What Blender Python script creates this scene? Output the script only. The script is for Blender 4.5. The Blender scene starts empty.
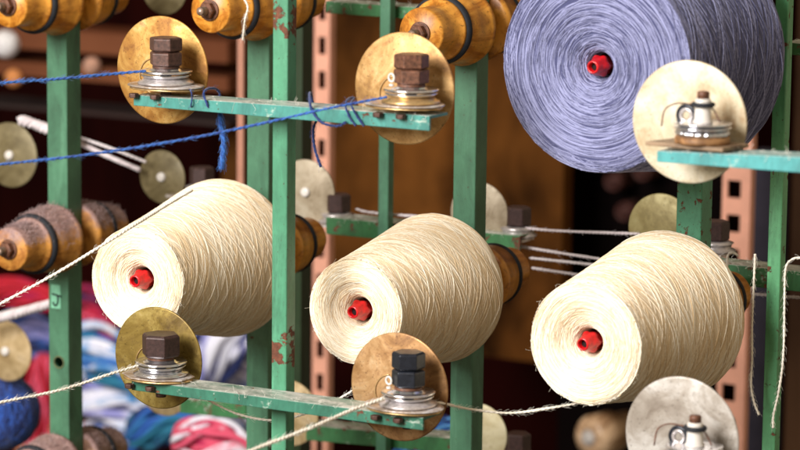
import bpy, math, random
import numpy as np
from mathutils import Vector, Matrix
R = math.radians
PI = math.pi
random.seed(7)
rng = np.random.default_rng(7)
S = bpy.context.scene
C = S.collection

# ------------------------------------------------------------------ camera
F = 3000.0                      # focal length in photo pixels (800 px wide)
PITCH, HEAD, ROLL = R(9.2), R(29.0), R(-0.63)
fw = Vector((-math.sin(HEAD)*math.cos(PITCH), math.cos(HEAD)*math.cos(PITCH), -math.sin(PITCH)))
r0 = Vector((math.cos(HEAD), math.sin(HEAD), 0)); u0 = r0.cross(fw)
cr = math.cos(ROLL)*r0 - math.sin(ROLL)*u0
cu = math.sin(ROLL)*r0 + math.cos(ROLL)*u0
def ray(px, py): return fw + cr*((px-400)/F) - cu*((py-225)/F)
CAM = Vector((0, 0, 1.2)) - ray(463, 284)*3.0
def at(px, py, Y):
    d = ray(px, py); t = (Y-CAM.y)/d.y
    return CAM + d*t
def ppm(P): return F/((P-CAM).dot(fw))       # photo px per metre at P
cam = bpy.data.cameras.new('camera'); co = bpy.data.objects.new('camera', cam); C.objects.link(co)
co.matrix_world = Matrix(((cr.x, cu.x, -fw.x, CAM.x), (cr.y, cu.y, -fw.y, CAM.y), (cr.z, cu.z, -fw.z, CAM.z), (0, 0, 0, 1)))
cam.lens = 36*F/800; cam.sensor_width = 36; cam.clip_end = 100; cam.clip_start = .05
cam.dof.use_dof = True; cam.dof.aperture_fstop = 6.0
cam.dof.focus_distance = (at(440, 250, -.14)-CAM).dot(fw)
S.camera = co

# ------------------------------------------------------------------ materials
class NT:
    def __init__(s, name):
        s.m = bpy.data.materials.new(name); s.m.use_nodes = True
        s.t = s.m.node_tree; s.b = s.t.nodes['Principled BSDF']
        s.tc = s.n('ShaderNodeTexCoord')
    def n(s, ty, **k):
        x = s.t.nodes.new(ty)
        for a, v in k.items():
            if a in x.inputs: x.inputs[a].default_value = v
            else: setattr(x, a, v)
        return x
    def l(s, a, b): s.t.links.new(a, b)
    def noise(s, scale, detail=4, rough=.6, dist=0, src=None, stretch=None):
        x = s.n('ShaderNodeTexNoise'); x.inputs['Scale'].default_value = scale
        x.inputs['Detail'].default_value = detail; x.inputs['Roughness'].default_value = rough
        x.inputs['Distortion'].default_value = dist
        src = src or s.tc.outputs['Object']
        if stretch:
            mp = s.n('ShaderNodeMapping'); mp.inputs['Scale'].default_value = stretch; s.l(src, mp.inputs[0]); src = mp.outputs[0]
        s.l(src, x.inputs['Vector']); return x.outputs['Fac']
    def ramp(s, fac, stops, interp='LINEAR'):
        x = s.n('ShaderNodeValToRGB'); e = x.color_ramp.elements; x.color_ramp.interpolation = interp
        while len(e) > 1: e.remove(e[-1])
        for i, (p, c) in enumerate(stops):
            q = e[0] if i == 0 else e.new(p)
            q.position = p; q.color = (*c, 1) if len(c) == 3 else c
        s.l(fac, x.inputs[0]); return x.outputs[0]
    def mix(s, f, a, b, mode='MIX'):
        x = s.n('ShaderNodeMix', data_type='RGBA'); x.blend_type = mode
        for i, v in ((0, f), (6, a), (7, b)):
            if hasattr(v, 'is_linked'): s.l(v, x.inputs[i])
            else: x.inputs[i].default_value = v if i == 0 else (*v, 1)
        return x.outputs[2]
    def math(s, op, a, b=0.0, c=0.0):
        x = s.n('ShaderNodeMath'); x.operation = op
        for i, v in enumerate((a, b, c)):
            if hasattr(v, 'is_linked'): s.l(v, x.inputs[i])
            else: x.inputs[i].default_value = v
        return x.outputs[0]
    def out(s, color=None, rough=.5, metal=0, bump=None, bs=.3, bd=.001, **k):
        B = s.b.inputs
        if color is not None:
            if hasattr(color, 'is_linked'): s.l(color, B['Base Color'])
            else: B['Base Color'].default_value = (*color, 1)
        for nm, v in (('Roughness', rough), ('Metallic', metal)):
            if hasattr(v, 'is_linked'): s.l(v, B[nm])
            else: B[nm].default_value = v
        if bump is not None:
            x = s.n('ShaderNodeBump'); x.inputs['Strength'].default_value = bs; x.inputs['Distance'].default_value = bd
            s.l(bump, x.inputs['Height']); s.l(x.outputs[0], B['Normal'])
        for a, v in k.items(): B[a.replace('_', ' ')].default_value = v
        return s.m

def paint(name, base, chips=.66, bands=(), scale=70, worn=0.0, dust=.0):
    t = NT(name)
    big = t.noise(14, 5, .65)
    fine = t.noise(160, 4, .7)
    col = t.ramp(big, [(.3, tuple(c*.72 for c in base)), (.5, base), (.72, tuple(min(1, c*1.3+.012) for c in base))])
    col = t.mix(t.math('MULTIPLY', fine, .35), col, tuple(c*.45 for c in base))
    drip = t.noise(60, 3, .6, stretch=(1, 1, .12))
    col = t.mix(t.ramp(drip, [(.58, (0, 0, 0)), (.75, (.55, .55, .55))]), col, tuple(min(1, c*1.5+.03) for c in base))
    n = t.noise(scale, 6, .62, .4)
    if bands:
        sp = t.n('ShaderNodeSeparateXYZ'); t.l(t.tc.outputs['Object'], sp.inputs[0])
        tot = None
        for z, hw, amt in bands:
            d = t.math('ABSOLUTE', t.math('SUBTRACT', sp.outputs[2], z))
            m = t.math('MULTIPLY', t.math('MAXIMUM', t.math('SUBTRACT', 1.0, t.math('DIVIDE', d, hw)), 0.0), amt)
            tot = m if tot is None else t.math('ADD', tot, m)
        n = t.math('ADD', n, tot)
    chip = t.ramp(n, [(chips, (0, 0, 0)), (chips+.012, (1, 1, 1))])
    edge = t.ramp(n, [(chips-.03, (0, 0, 0)), (chips-.004, (.5, .5, .5)), (chips+.01, (0, 0, 0))])
    rust = t.ramp(t.noise(220, 4, .7), [(.3, (.05, .018, .010)), (.6, (.15, .05, .025)), (.8, (.26, .11, .06))])
    col = t.mix(edge, col, (.05, .07, .03))
    if worn > 0:   # pale scuffed paint on upward faces of the rails
        g = t.n('ShaderNodeNewGeometry'); sp2 = t.n('ShaderNodeSeparateXYZ'); t.l(g.outputs['True Normal'], sp2.inputs[0])
        up = t.math('GREATER_THAN', sp2.outputs[2], .6)
        w = t.ramp(t.noise(55, 5, .7, stretch=(.35, 1, 1)), [(.36, (.1, .1, .1)), (.55, (1, 1, 1))])
        col = t.mix(t.math('MULTIPLY', t.math('MULTIPLY', up, w), worn), col, (.62, .60, .56))
        w2 = t.ramp(t.noise(75, 5, .7, stretch=(.5, 1, 1)), [(.62, (0, 0, 0)), (.68, (.8, .8, .8))])
        col = t.mix(w2, col, (.50, .58, .50))
    fl = t.ramp(t.noise(330, 3, .6), [(.66, (0, 0, 0)), (.69, (1, 1, 1))])
    gr = t.ramp(t.noise(28, 6, .75, .5, stretch=(1, 1, .4)), [(.46, (0, 0, 0)), (.68, (.75, .75, .75))])
    col = t.mix(gr, col, tuple(c*.38+.004 for c in base))
    col = t.mix(t.math('MULTIPLY', fl, .8), col, (.05, .03, .015))
    col = t.mix(chip, col, rust)
    rough = t.mix(chip, (.42, .42, .42), (.85, .85, .85))
    h = t.math('ADD', t.math('MULTIPLY', t.math('SUBTRACT', 1.0, chip), .8), t.math('MULTIPLY', fine, .25))
    return t.out(col, rough, 0, h, .55, .0006)

GREEN = (.066, .190, .110)
def wood(name, a=(.38, .15, .03), b=(.62, .30, .07), dusty=0, rough=.38, axis=(1, .12, 1)):
    t = NT(name)
    n = t.noise(55, 6, .65, .6, stretch=axis)
    col = t.ramp(n, [(.28, tuple(c*.45 for c in a)), (.42, a), (.55, b), (.72, tuple(min(1, c*1.12) for c in b))])
    sp = t.noise(260, 3, .7)
    col = t.mix(t.ramp(sp, [(.58, (0, 0, 0)), (.70, (.7, .7, .7))]), col, tuple(c*.3 for c in a))
    big = t.noise(20, 4, .6)
    col = t.mix(t.ramp(big, [(.5, (0, 0, 0)), (.68, (.65, .65, .65))]), col, tuple(c*.42 for c in a))
    if dusty:
        g = t.n('ShaderNodeNewGeometry'); sp2 = t.n('ShaderNodeSeparateXYZ'); t.l(g.outputs['Normal'], sp2.inputs[0])
        z = t.math('ADD', sp2.outputs[2], t.math('MULTIPLY', t.math('SUBTRACT', t.noise(70, 5, .7), .5), 1.4))
        m = t.ramp(t.math('MULTIPLY_ADD', z, .5, .5), [(.56, (0, 0, 0)), (.74, (1, 1, 1))])
        lint = t.ramp(t.noise(180, 4, .8), [(.3, (.16, .09, .09)), (.7, (.42, .28, .27))])
        col = t.mix(t.math('MULTIPLY', m, dusty), col, lint)
    return t.out(col, rough, 0, n, .3, .0006)

def simple(name, c, rough=.5, metal=0, var=.35, scale=120, **k):
    t = NT(name); n = t.noise(scale, 5, .65)
    col = t.ramp(n, [(.3, tuple(x*(1-var) for x in c)), (.7, tuple(min(1, x*(1+var)) for x in c))])
    return t.out(col, rough, metal, n, .25, .0005, **k)

def disc_mat(name, cols, metal=.45, rough=.38, scale=26, seed=0.):
    t = NT(name)
    mp = t.n('ShaderNodeMapping'); mp.inputs['Location'].default_value = (seed, seed*.7, seed*1.3); t.l(t.tc.outputs['Object'], mp.inputs[0])
    n = t.noise(scale, 6, .66, .9, src=mp.outputs[0])
    col = t.ramp(n, [(.28, cols[0]), (.46, cols[1]), (.58, cols[2]), (.74, cols[3])])
    n2 = t.noise(scale*3.3, 5, .7, .3, src=mp.outputs[0])
    col = t.mix(t.ramp(n2, [(.56, (0, 0, 0)), (.7, (.6, .6, .6))]), col, cols[0])
    n3 = t.noise(500, 2, .6)
    col = t.mix(t.ramp(n3, [(.62, (0, 0, 0)), (.72, (.6, .6, .6))]), col, tuple(c*.35 for c in cols[0]))
    rr = t.ramp(n2, [(.3, (rough-.1,)*3), (.7, (rough+.22,)*3)])
    return t.out(col, rr, metal, n2, .12, .0005)

def yarn_mat(name, lo, hi, rough=.9, sss=0):
    t = NT(name)
    a = t.n('ShaderNodeAttribute'); a.attribute_name = 'tone'
    n = t.noise(700, 3, .7)
    n2 = t.noise(12, 3, .6)
    f = t.math('ADD', t.math('MULTIPLY', a.outputs['Fac'], .6), t.math('ADD', t.math('MULTIPLY', n, .35), t.math('MULTIPLY_ADD', n2, .5, -.22)))
    col = t.ramp(f, [(.12, tuple(c*.8 for c in lo)), (.35, lo), (.8, hi)])
    m = t.out(col, rough, 0, n, .5, .0003, Sheen_Weight=.25, Sheen_Roughness=.5)
    if sss:
        t.b.inputs['Subsurface Weight'].default_value = sss; t.b.inputs['Subsurface Radius'].default_value = (1, .8, .55); t.b.inputs['Subsurface Scale'].default_value = .004
    return m

M = {}
M['post'] = paint('green_paint', GREEN, .71, ((-.13, .02, .02),))
M['post_a'] = paint('green_paint_post', GREEN, .72)
M['post_shade'] = paint('green_paint_in_shade', (.012, .032, .008), .74)  # rear green post: its shade is put into the base colour
M['post_rusty'] = paint('green_paint_flecked', (.08, .30, .17), .60, scale=110)
M['rail'] = paint('green_rail_paint', (.06, .27, .235), .66, worn=.95, scale=60)
M['rail_teal'] = paint('teal_rail_paint', (.08, .37, .38), .74, worn=.6, scale=60)
M['rail_low'] = paint('deep_green_rail_paint', (.04, .18, .12), .65, worn=.9, scale=60)
M['rail_back'] = paint('back_rail_paint', (.04, .17, .06), .60, worn=.9, scale=45)
M['wood'] = wood('orange_varnished_wood', (.46, .16, .015), (.74, .33, .05))
M['wood_dusty'] = wood('dusty_varnished_wood', (.38, .14, .02), (.60, .27, .05), dusty=.9, rough=.6)
M['wood_grey'] = wood('dusty_brown_wood', (.16, .07, .035), (.34, .20, .13), dusty=.8, rough=.7)
M['wood_dark'] = wood('dark_varnished_wood', (.36, .125, .015), (.60, .26, .045))
M['wood_plate'] = wood('worn_wood_plate', (.13, .075, .04), (.30, .20, .12), rough=.6, axis=(.3, 1, 1))
M['wood_old'] = wood('aged_wood', (.20, .09, .03), (.42, .22, .09), rough=.6)
M['rubber'] = simple('black_rubber', (.007, .009, .015), .75)
M['rust_nut'] = simple('brown_rusted_steel', (.075, .035, .026), .48, .25, .6, 300)
M['rust_red'] = simple('reddish_rusted_steel', (.13, .055, .032), .5, .25, .7, 300)
M['maroon_nut'] = simple('dark_maroon_steel', (.045, .022, .02), .42, .25, .5, 300)
M['black_nut'] = simple('blue_black_steel', (.014, .017, .026), .28, .3, .4, 260)
M['rod'] = simple('threaded_rod_steel', (.42, .30, .24), .4, .7, .4, 400)
M['chrome'] = simple('scuffed_chrome', (.72, .72, .76), .17, .95, .25, 150)
M['brass_rim'] = simple('worn_brass', (.62, .42, .20), .33, .75, .4, 120)
M['pewter'] = simple('smudged_pewter', (.50, .46, .46), .32, .6, .5, 90)
M['base'] = disc_mat('worn_plate_metal', [(.20, .12, .07), (.44, .36, .30), (.62, .58, .58), (.80, .78, .80)], .5, .35, 60)
M['ceramic'] = simple('white_ceramic', (.62, .58, .54), .25, 0, .06, 60)
M['red'] = simple('red_plastic', (.55, .005, .009), .36, 0, .45, 140, Coat_Weight=.3)
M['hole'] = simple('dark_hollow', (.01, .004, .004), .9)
M['cream'] = yarn_mat('cream_wool', (.73, .55, .33), (.95, .89, .76))
M['lilac'] = yarn_mat('lilac_wool', (.055, .06, .15), (.32, .335, .555))
M['thread_white'] = yarn_mat('white_thread_wool', (.78, .70, .58), (.97, .93, .86))
M['thread_blue'] = yarn_mat('blue_thread_wool', (.010, .04, .22), (.04, .19, .60))
M['thread_navy'] = yarn_mat('navy_thread_wool', (.004, .012, .07), (.014, .05, .24))
M['rope'] = yarn_mat('white_rope_cotton', (.5, .42, .44), (.85, .80, .82))
M['lint'] = yarn_mat('mauve_lint', (.20, .11, .11), (.50, .35, .34))
M['salmon'] = simple('salmon_painted_steel', (.78, .38, .27), .5, 0, .18, 12)
M['slate'] = simple('slate_painted_board', (.028, .025, .036), .8, 0, .3, 10, Specular_IOR_Level=.1)
M['sticker'] = simple('pale_green_label', (.20, .52, .34), .6, 0, .15, 200)
M['ink'] = simple('black_ink', (.006, .01, .012), .6)

# ------------------------------------------------------------------ object helpers
def thing(name, label, cat, loc, group=None):
    o = bpy.data.objects.new(name, None); C.objects.link(o); o.location = loc; o.empty_display_size = .02
    o['label'] = label; o['category'] = cat
    if group: o['group'] = group
    return o
def tag(o, label=None, cat=None, group=None, kind=None):
    for k, v in (('label', label), ('category', cat), ('group', group), ('kind', kind)):
        if v: o[k] = v
    return o
def absloc(o):
    v = Vector(o.location)
    while o.parent: o = o.parent; v = v+Vector(o.location)
    return v
class MB:
    def __init__(s): s.v = []; s.q = []; s.ng = []; s.n = 0; s.tone = []; s.sm = []
    def add(s, V, Q, tone=.5, smooth=True):
        V = np.asarray(V, float); s.v.append(V)
        if isinstance(Q, np.ndarray): s.q.append((Q+s.n, smooth))
        else: s.ng.append(([[i+s.n for i in f] for f in Q], smooth))
        s.tone.append(np.full(len(V), tone) if np.isscalar(tone) else np.asarray(tone)); s.n += len(V)
    def box(s, c, d, rot=None):
        x, y, z = [k/2 for k in d]
        V = [Vector(p) for p in ((-x,-y,-z),(x,-y,-z),(x,y,-z),(-x,y,-z),(-x,-y,z),(x,-y,z),(x,y,z),(-x,y,z))]
        if rot is not None: V = [rot @ p for p in V]
        s.add([tuple(p+Vector(c)) for p in V], [[0,3,2,1],[4,5,6,7],[0,1,5,4],[1,2,6,5],[2,3,7,6],[3,0,4,7]], smooth=False)
    def hexa(s, V8):
        s.add([tuple(p) for p in V8], [[0,3,2,1],[4,5,6,7],[0,1,5,4],[1,2,6,5],[2,3,7,6],[3,0,4,7]], smooth=False)
    def lathe(s, prof, org, axis=(0,0,1), n=48, smooth=True, rot=0., mod=None, sx=1., sy=1., tone=.5):
        ax = Vector(axis).normalized()
        ref = Vector((1,0,0)) if abs(ax.x) < .9 else Vector((0,0,1))
        e1 = (ref-ax*ref.dot(ax)).normalized(); e2 = ax.cross(e1)
        E1, E2, A, O = map(np.array, (e1, e2, ax, org))
        th = np.arange(n)/n*2*PI+rot; V = []
        for r, h in prof:
            rr = r*np.ones(n) if mod is None else r*mod(th, h)
            V.append(O+np.outer(np.cos(th)*rr*sx, E1)+np.outer(np.sin(th)*rr*sy, E2)+A*h)
        V = np.concatenate(V); m = len(prof); i = np.arange(m-1)[:, None]*n; j = np.arange(n)[None, :]; k = (j+1) % n
        Q = np.stack([i+j, i+k, i+n+k, i+n+j], -1).reshape(-1, 4)
        s.add(V, Q, tone, smooth)
        caps = []
        if prof[0][0] > 1e-6: caps.append([s.n-len(V)+x for x in range(n)][::-1])
        if prof[-1][0] > 1e-6: caps.append([s.n-n+x for x in range(n)])
        s.ng.append((caps, False))
    def tube(s, P, r, sides=6, ref=None, tone=.5, closed=False):
        P = np.asarray([tuple(p) for p in P] if not isinstance(P, np.ndarray) else P, float); N = len(P)
        if closed: T = np.roll(P, -1, 0)-np.roll(P, 1, 0)
        else: T = np.gradient(P, axis=0)
        T /= np.linalg.norm(T, axis=1)[:, None]+1e-12
        if ref is None:
            ref = np.array([0, 0, 1.]) if np.abs(T[:, 2]).mean() < .7 else np.array([1., 0, 0])
        B = np.cross(T, ref); B /= np.linalg.norm(B, axis=1)[:, None]+1e-12
        U = np.cross(B, T); r = np.broadcast_to(r, (N,))
        a = np.arange(sides)/sides*2*PI
        V = P[:, None, :]+r[:, None, None]*(np.cos(a)[None, :, None]*B[:, None, :]+np.sin(a)[None, :, None]*U[:, None, :])
        m = N if closed else N-1
        i = (np.arange(m)*sides)[:, None]; i2 = (((np.arange(m)+1) % N)*sides)[:, None]; j = np.arange(sides)[None, :]; k = (j+1) % sides
        Q = np.stack([i+j, i2+j, i2+k, i+k], -1).reshape(-1, 4)
        s.add(V.reshape(-1, 3), Q, tone if np.isscalar(tone) else np.repeat(tone, sides))
        if not closed: s.ng.append(([[s.n-N*sides+x for x in range(sides)], [s.n-sides+x for x in range(sides)][::-1]], False))
    def torus(s, c, R_, r, axis=(0,0,1), n=48, sides=10, a0=0, a1=2*PI, tone=.5):
        ax = Vector(axis).normalized(); ref = Vector((1,0,0)) if abs(ax.x) < .9 else Vector((0,0,1))
        e1 = (ref-ax*ref.dot(ax)).normalized(); e2 = ax.cross(e1)
        full = abs(a1-a0-2*PI) < 1e-6
        th = np.linspace(a0, a1, n, endpoint=not full)
        P = np.array(c)+np.outer(np.cos(th)*R_, e1)+np.outer(np.sin(th)*R_, e2)
        s.tube(P, r, sides, ref=np.array(ax), closed=full, tone=tone)
    def build(s, name, mat, parent=None, bevel=0, origin=None, bseg=2):
        org = absloc(parent) if parent else Vector(origin if origin is not None else s.v[0].mean(0))
        V = np.concatenate(s.v)-np.array(org)
        me = bpy.data.meshes.new(name)
        ls = []; tot = []; sm = []
        for Q, f in s.q: ls.append(Q.reshape(-1)); tot.append(np.full(len(Q), 4)); sm.append(np.full(len(Q), f))
        for G, f in s.ng:
            for g in G: ls.append(np.array(g)); tot.append([len(g)]); sm.append([f])
        ls = np.concatenate(ls).astype(np.int32); tot = np.concatenate(tot).astype(np.int32); sm = np.concatenate(sm).astype(bool)
        me.vertices.add(len(V)); me.vertices.foreach_set('co', V.astype(np.float32).ravel())
        me.loops.add(len(ls)); me.loops.foreach_set('vertex_index', ls)
        me.polygons.add(len(tot)); me.polygons.foreach_set('loop_start', np.concatenate([[0], np.cumsum(tot)[:-1]]).astype(np.int32))
        me.polygons.foreach_set('use_smooth', sm)
        me.update(calc_edges=True); me.validate()
        at_ = me.attributes.new('tone', 'FLOAT', 'POINT'); at_.data.foreach_set('value', np.concatenate(s.tone).astype(np.float32))
        me.materials.append(mat)
        o = bpy.data.objects.new(name, me); C.objects.link(o)
        if parent: o.parent = parent
        else: o.location = org
        if bevel:
            b = o.modifiers.new('bevel', 'BEVEL'); b.width = bevel; b.segments = bseg; b.limit_method = 'ANGLE'; b.angle_limit = R(40)
        return o

def catmull(P, n=12):
    P = [np.array(p, float) for p in P]; P = [2*P[0]-P[1]]+P+[2*P[-1]-P[-2]]; out = []
    for i in range(1, len(P)-2):
        for k in range(n):
            t = k/n; a, b, c, d = P[i-1:i+3]
            out.append(.5*((2*b)+(-a+c)*t+(2*a-5*b+4*c-d)*t*t+(-a+3*b-3*c+d)*t**3))
    out.append(P[-2]); return np.array(out)
def resample(P, step):
    L = np.concatenate([[0], np.cumsum(np.linalg.norm(np.diff(P, axis=0), axis=1))]); n = max(4, int(L[-1]/step))
    t = np.linspace(0, L[-1], n); return np.stack([np.interp(t, L, P[:, k]) for k in range(3)], 1), t
def twisted(mb, pts, r=.0011, plies=2, pitch=.009, hairs=60, smooth=True, tone=.5):
    """a plied thread following pts, with a few loose fibres"""
    P = catmull(pts) if smooth and len(pts) > 2 else np.array([tuple(p) for p in pts], float)
    P, t = resample(P, pitch/7)
    T = np.gradient(P, axis=0); T /= np.linalg.norm(T, axis=1)[:, None]+1e-12
    ref = np.array([0, 0, 1.]) if np.abs(T[:, 2]).mean() < .7 else np.array([0, 1., 0])
    B = np.cross(T, ref); B /= np.linalg.norm(B, axis=1)[:, None]; U = np.cross(B, T)
    jit = np.interp(t, np.arange(0, t[-1]+.02, .01), rng.normal(0, .12, len(np.arange(0, t[-1]+.02, .01))))
    for k in range(plies):
        a = 2*PI*t/pitch+2*PI*k/plies+jit*3
        off = r*(.60 if r > .004 else .36)
        mb.tube(P+off*(np.cos(a)[:, None]*B+np.sin(a)[:, None]*U), r*(.50 if r > .004 else .72)*(1+jit), 8 if r > .004 else 6, tone=tone+rng.uniform(-.2, .2))
    for _ in range(int(hairs*2.2)):
        i = rng.integers(0, len(P)-1); d = rng.normal(size=3); d -= T[i]*(d@T[i]); d /= np.linalg.norm(d)
        ln = rng.uniform(.001, .004)
        q = np.array([P[i], P[i]+d*r*1.2+T[i]*ln*.3, P[i]+d*(r+ln*.5)+T[i]*ln, P[i]+d*(r+ln*.6)+T[i]*ln*1.6+rng.normal(0, .0006, 3)])
        mb.tube(q, .00009, 3, tone=.9)

# ------------------------------------------------------------------ the setting behind the machine, its shade put into the board colours
def panel(name, px0, px1, py0, py1, Y, thick, mat, bevel=0, **tg):
    a = at(px0, (py0+py1)/2, Y); b = at(px1, (py0+py1)/2, Y); c = at((px0+px1)/2, py0, Y); d = at((px0+px1)/2, py1, Y)
    m = MB(); m.box(((a.x+b.x)/2, Y+thick/2, (c.z+d.z)/2), (abs(b.x-a.x), thick, abs(c.z-d.z)))
    o = m.build(name, mat, None, bevel); tag(o, **tg); return o
def board_mat(name, a, b, stretch=(1, 1, .15), scale=6):
    t = NT(name); n = t.noise(scale, 5, .6, .5, stretch=stretch)
    n2 = t.noise(scale*.35, 3, .6)
    col = t.ramp(t.math('MULTIPLY_ADD', n2, .6, t.math('MULTIPLY', n, .4)), [(.38, a), (.62, b)])
    return t.out(col, .75, 0, n, .2, .002, Specular_IOR_Level=.03)
WALLY = 2.1
panel('wall', -900, 1700, -700, 1100, WALLY, .05, board_mat('shaded_maroon_boards', (.005, .0005, .0004), (.020, .0020, .0015)), kind='structure')  # near black maroon holds the shade that falls on the wall
m = MB(); m.box((-.6, 1.0, -.02), (7, 7, .04)); fl = m.build('floor', simple('dark_floor', (.01, .006, .006), .8, scale=8)); tag(fl, kind='structure')
CABY = 1.35
cabinet_panel = panel('cabinet_door', 334, 566, -260, 352, CABY, .03, board_mat('brown_stained_plywood', (.006, .0018, .0008), (.16, .058, .012), (1, 1, .6), 9),
    label='blurred brown wooden panel standing behind the middle of the machine', cat='panel')
panel('board', 787, 900, -100, 800, 1.3, .03, board_mat('dull_brown_board', (.015, .007, .004), (.07, .035, .018), (1, 1, .5), 5),
    label='dull brown wooden board behind the far right post', cat='board')
panel('back_panel', 744, 771, 150, 800, .95, .03, M['slate'],
    label='dark slate grey upright panel between the salmon upright and the thin right post', cat='panel')
panel('back_panel', 560, 724, -200, 800, 1.5, .03, simple('recess_shade_board', (.0035, .002, .002), .8, scale=6, Specular_IOR_Level=.02),  # panel added for the dark recess, with the shade in its colour
    label='panel coloured as shade behind the gap between the lilac cone and the right cream cone', cat='panel')
panel('back_panel', 222, 240, -200, 330, 1.3, .03, board_mat('warm_brown_edge', (.04, .012, .003), (.09, .035, .008), (1, 1, .4), 5),
    label='narrow warm brown board behind the post left of the thin front post', cat='board')
# shelf boards at upper left
sw = board_mat('reddish_shelf_wood', (.07, .018, .008), (.19, .070, .034), (.2, 1, 1), 6)
for (y0, y1, lab) in ((33, 54, 'uppermost reddish brown shelf board behind the left post'),
                      (68, 82, 'lower and thinner reddish shelf board below the upper one at left'),
                      (112, 116, 'thin dark shelf edge low behind the left post')):
    a = at(-60, y0+6, 1.15); b = at(228, y0-10, 1.15); s_ = ppm(a)
    m = MB(); h = (y1-y0)/s_; m.box(((a.x+b.x)/2, 1.15+.05, (a.z+b.z)/2-h/2), (abs(b.x-a.x), .10, h)); o = m.build('shelf_board', sw if y0 < 100 else simple('dark_shelf', (.015, .003, .002), .7, scale=9)); tag(o, label=lab, cat='shelf', group='shelf boards at the upper left')
for (x, y, r, c, lab) in ((6, 44, 12, (.85, .80, .85), 'pale lilac blurred light spot made as a ball on the shelf at the far left'),
                          (14, 78, 8, (.62, .25, .08), 'orange blurred light spot made as a ball below the pale one on the left shelf'),
                          (92, 66, 8, (.50, .28, .20), 'dusky pink light spot made as a ball on the shelf right of the left post'),
                          (588, 434, 20, (.55, .33, .20), None)):
    if lab is None: continue
    p = at(x, y, 1.14); m = MB(); rr = r/ppm(p)  # small balls added to give the blurred bright spots
    for k in range(26):
        ax = Vector(rng.normal(size=3)).normalized(); off = rng.uniform(-.5, .5)*rr
        m.torus(tuple(p+ax*off), math.sqrt(rr*rr-off*off), rr*.16, ax, 24, 6, tone=rng.uniform(.2, .8))
    tag(m.build('wound_ball', simple('spot_ball', c, .9)), label=lab, cat='yarn ball', group='blurred light spots made as balls on the left shelves')
# three dim red round spools in the dark on the right
for (x, y, lab) in ((612, 182, 'dim red spool end deep in the dark, left of three'), (641, 172, 'dim red spool end deep in the dark just left of the flecked post'), (623, 212, 'dim red spool end lowest of three in the dark')):
    p = at(x, y, 1.44); m = MB(); m.lathe([(.0, 0), (.008, 0), (.008, .01), (.012, .01), (.0125, .0), (.014, .0), (.015, .01), (.015, .06), (0, .06)], tuple(p), (0, 1, 0), 32)
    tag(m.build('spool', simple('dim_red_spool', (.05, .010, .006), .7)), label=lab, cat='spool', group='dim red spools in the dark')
p = at(588, 438, 1.2)
m = MB(); rr = 22/ppm(p); m.lathe([(rr*.25, .02), (rr*.3, .002), (rr*.6, 0), (rr*.85, .004), (rr, .012), (rr, .05), (rr*.8, .052), (rr*.8, .09), (0, .09)], tuple(p), (.25, 1, 0), 48)
sp_ = thing('wooden_spool', 'blurred pale brown wooden spool end low behind the right cream cone', 'spool', p)
m.build('spool_body', wood('pale_spool_wood', (.36, .20, .10), (.70, .48, .30)), sp_)
m = MB(); m.lathe([(0, -.004), (rr*.30, -.004), (rr*.38, .0), (rr*.38, .004), (0, .004)], tuple(p), (.25, 1, 0), 32); m.build('hub', simple('grey_hub', (.5, .47, .45), .5), sp_)

# perforated salmon uprights
def perforated(px0, px1, Y, zref_px, hole_px, lab, xh=None):
    a = at(px0, 225, Y); b = at(px1, 225, Y); w = b.x-a.x; s_ = ppm(a); pitch = hole_px/s_; hw = w*.24; hh = pitch*.26; z0 = at(px0, zref_px, Y).z
    n = int(.55/pitch)+2; m = MB(); x0, x1 = a.x, b.x; xc = (x0+x1)/2 if xh is None else x0+w*xh; th = .004
    zl, zh = z0-n*pitch, z0+n*pitch
    m.box(((x0+xc-hw)/2, Y, (zl+zh)/2), (xc-hw-x0, th, zh-zl)); m.box(((x1+xc+hw)/2, Y, (zl+zh)/2), (x1-xc-hw, th, zh-zl))
    for k in range(-n, n):
        zc = z0+k*pitch; m.box((xc, Y, zc+pitch/2), (2*hw, th, pitch-2*hh))
    m.box((x1-.0015, Y+th/2+.0055, (zl+zh)/2), (.003, .010, zh-zl))
    o = m.build('perforated_upright', M['salmon']); tag(o, label=lab, cat='shelf upright', group='salmon perforated shelf uprights')
perforated(314, 329, .80, 45, 34, 'salmon perforated steel upright behind the thin front post')
perforated(722, 750, .82, 188, 34.5, 'salmon perforated steel upright right of the flecked green post', .42)
a = at(241, 100, .9); m = MB(); m.box((a.x, .9, a.z), (.006, .004, .5)); tag(m.build('shelf_upright', M['salmon']), label='thin pink shelf edge just left of the second wide post', cat='shelf upright')

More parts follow.
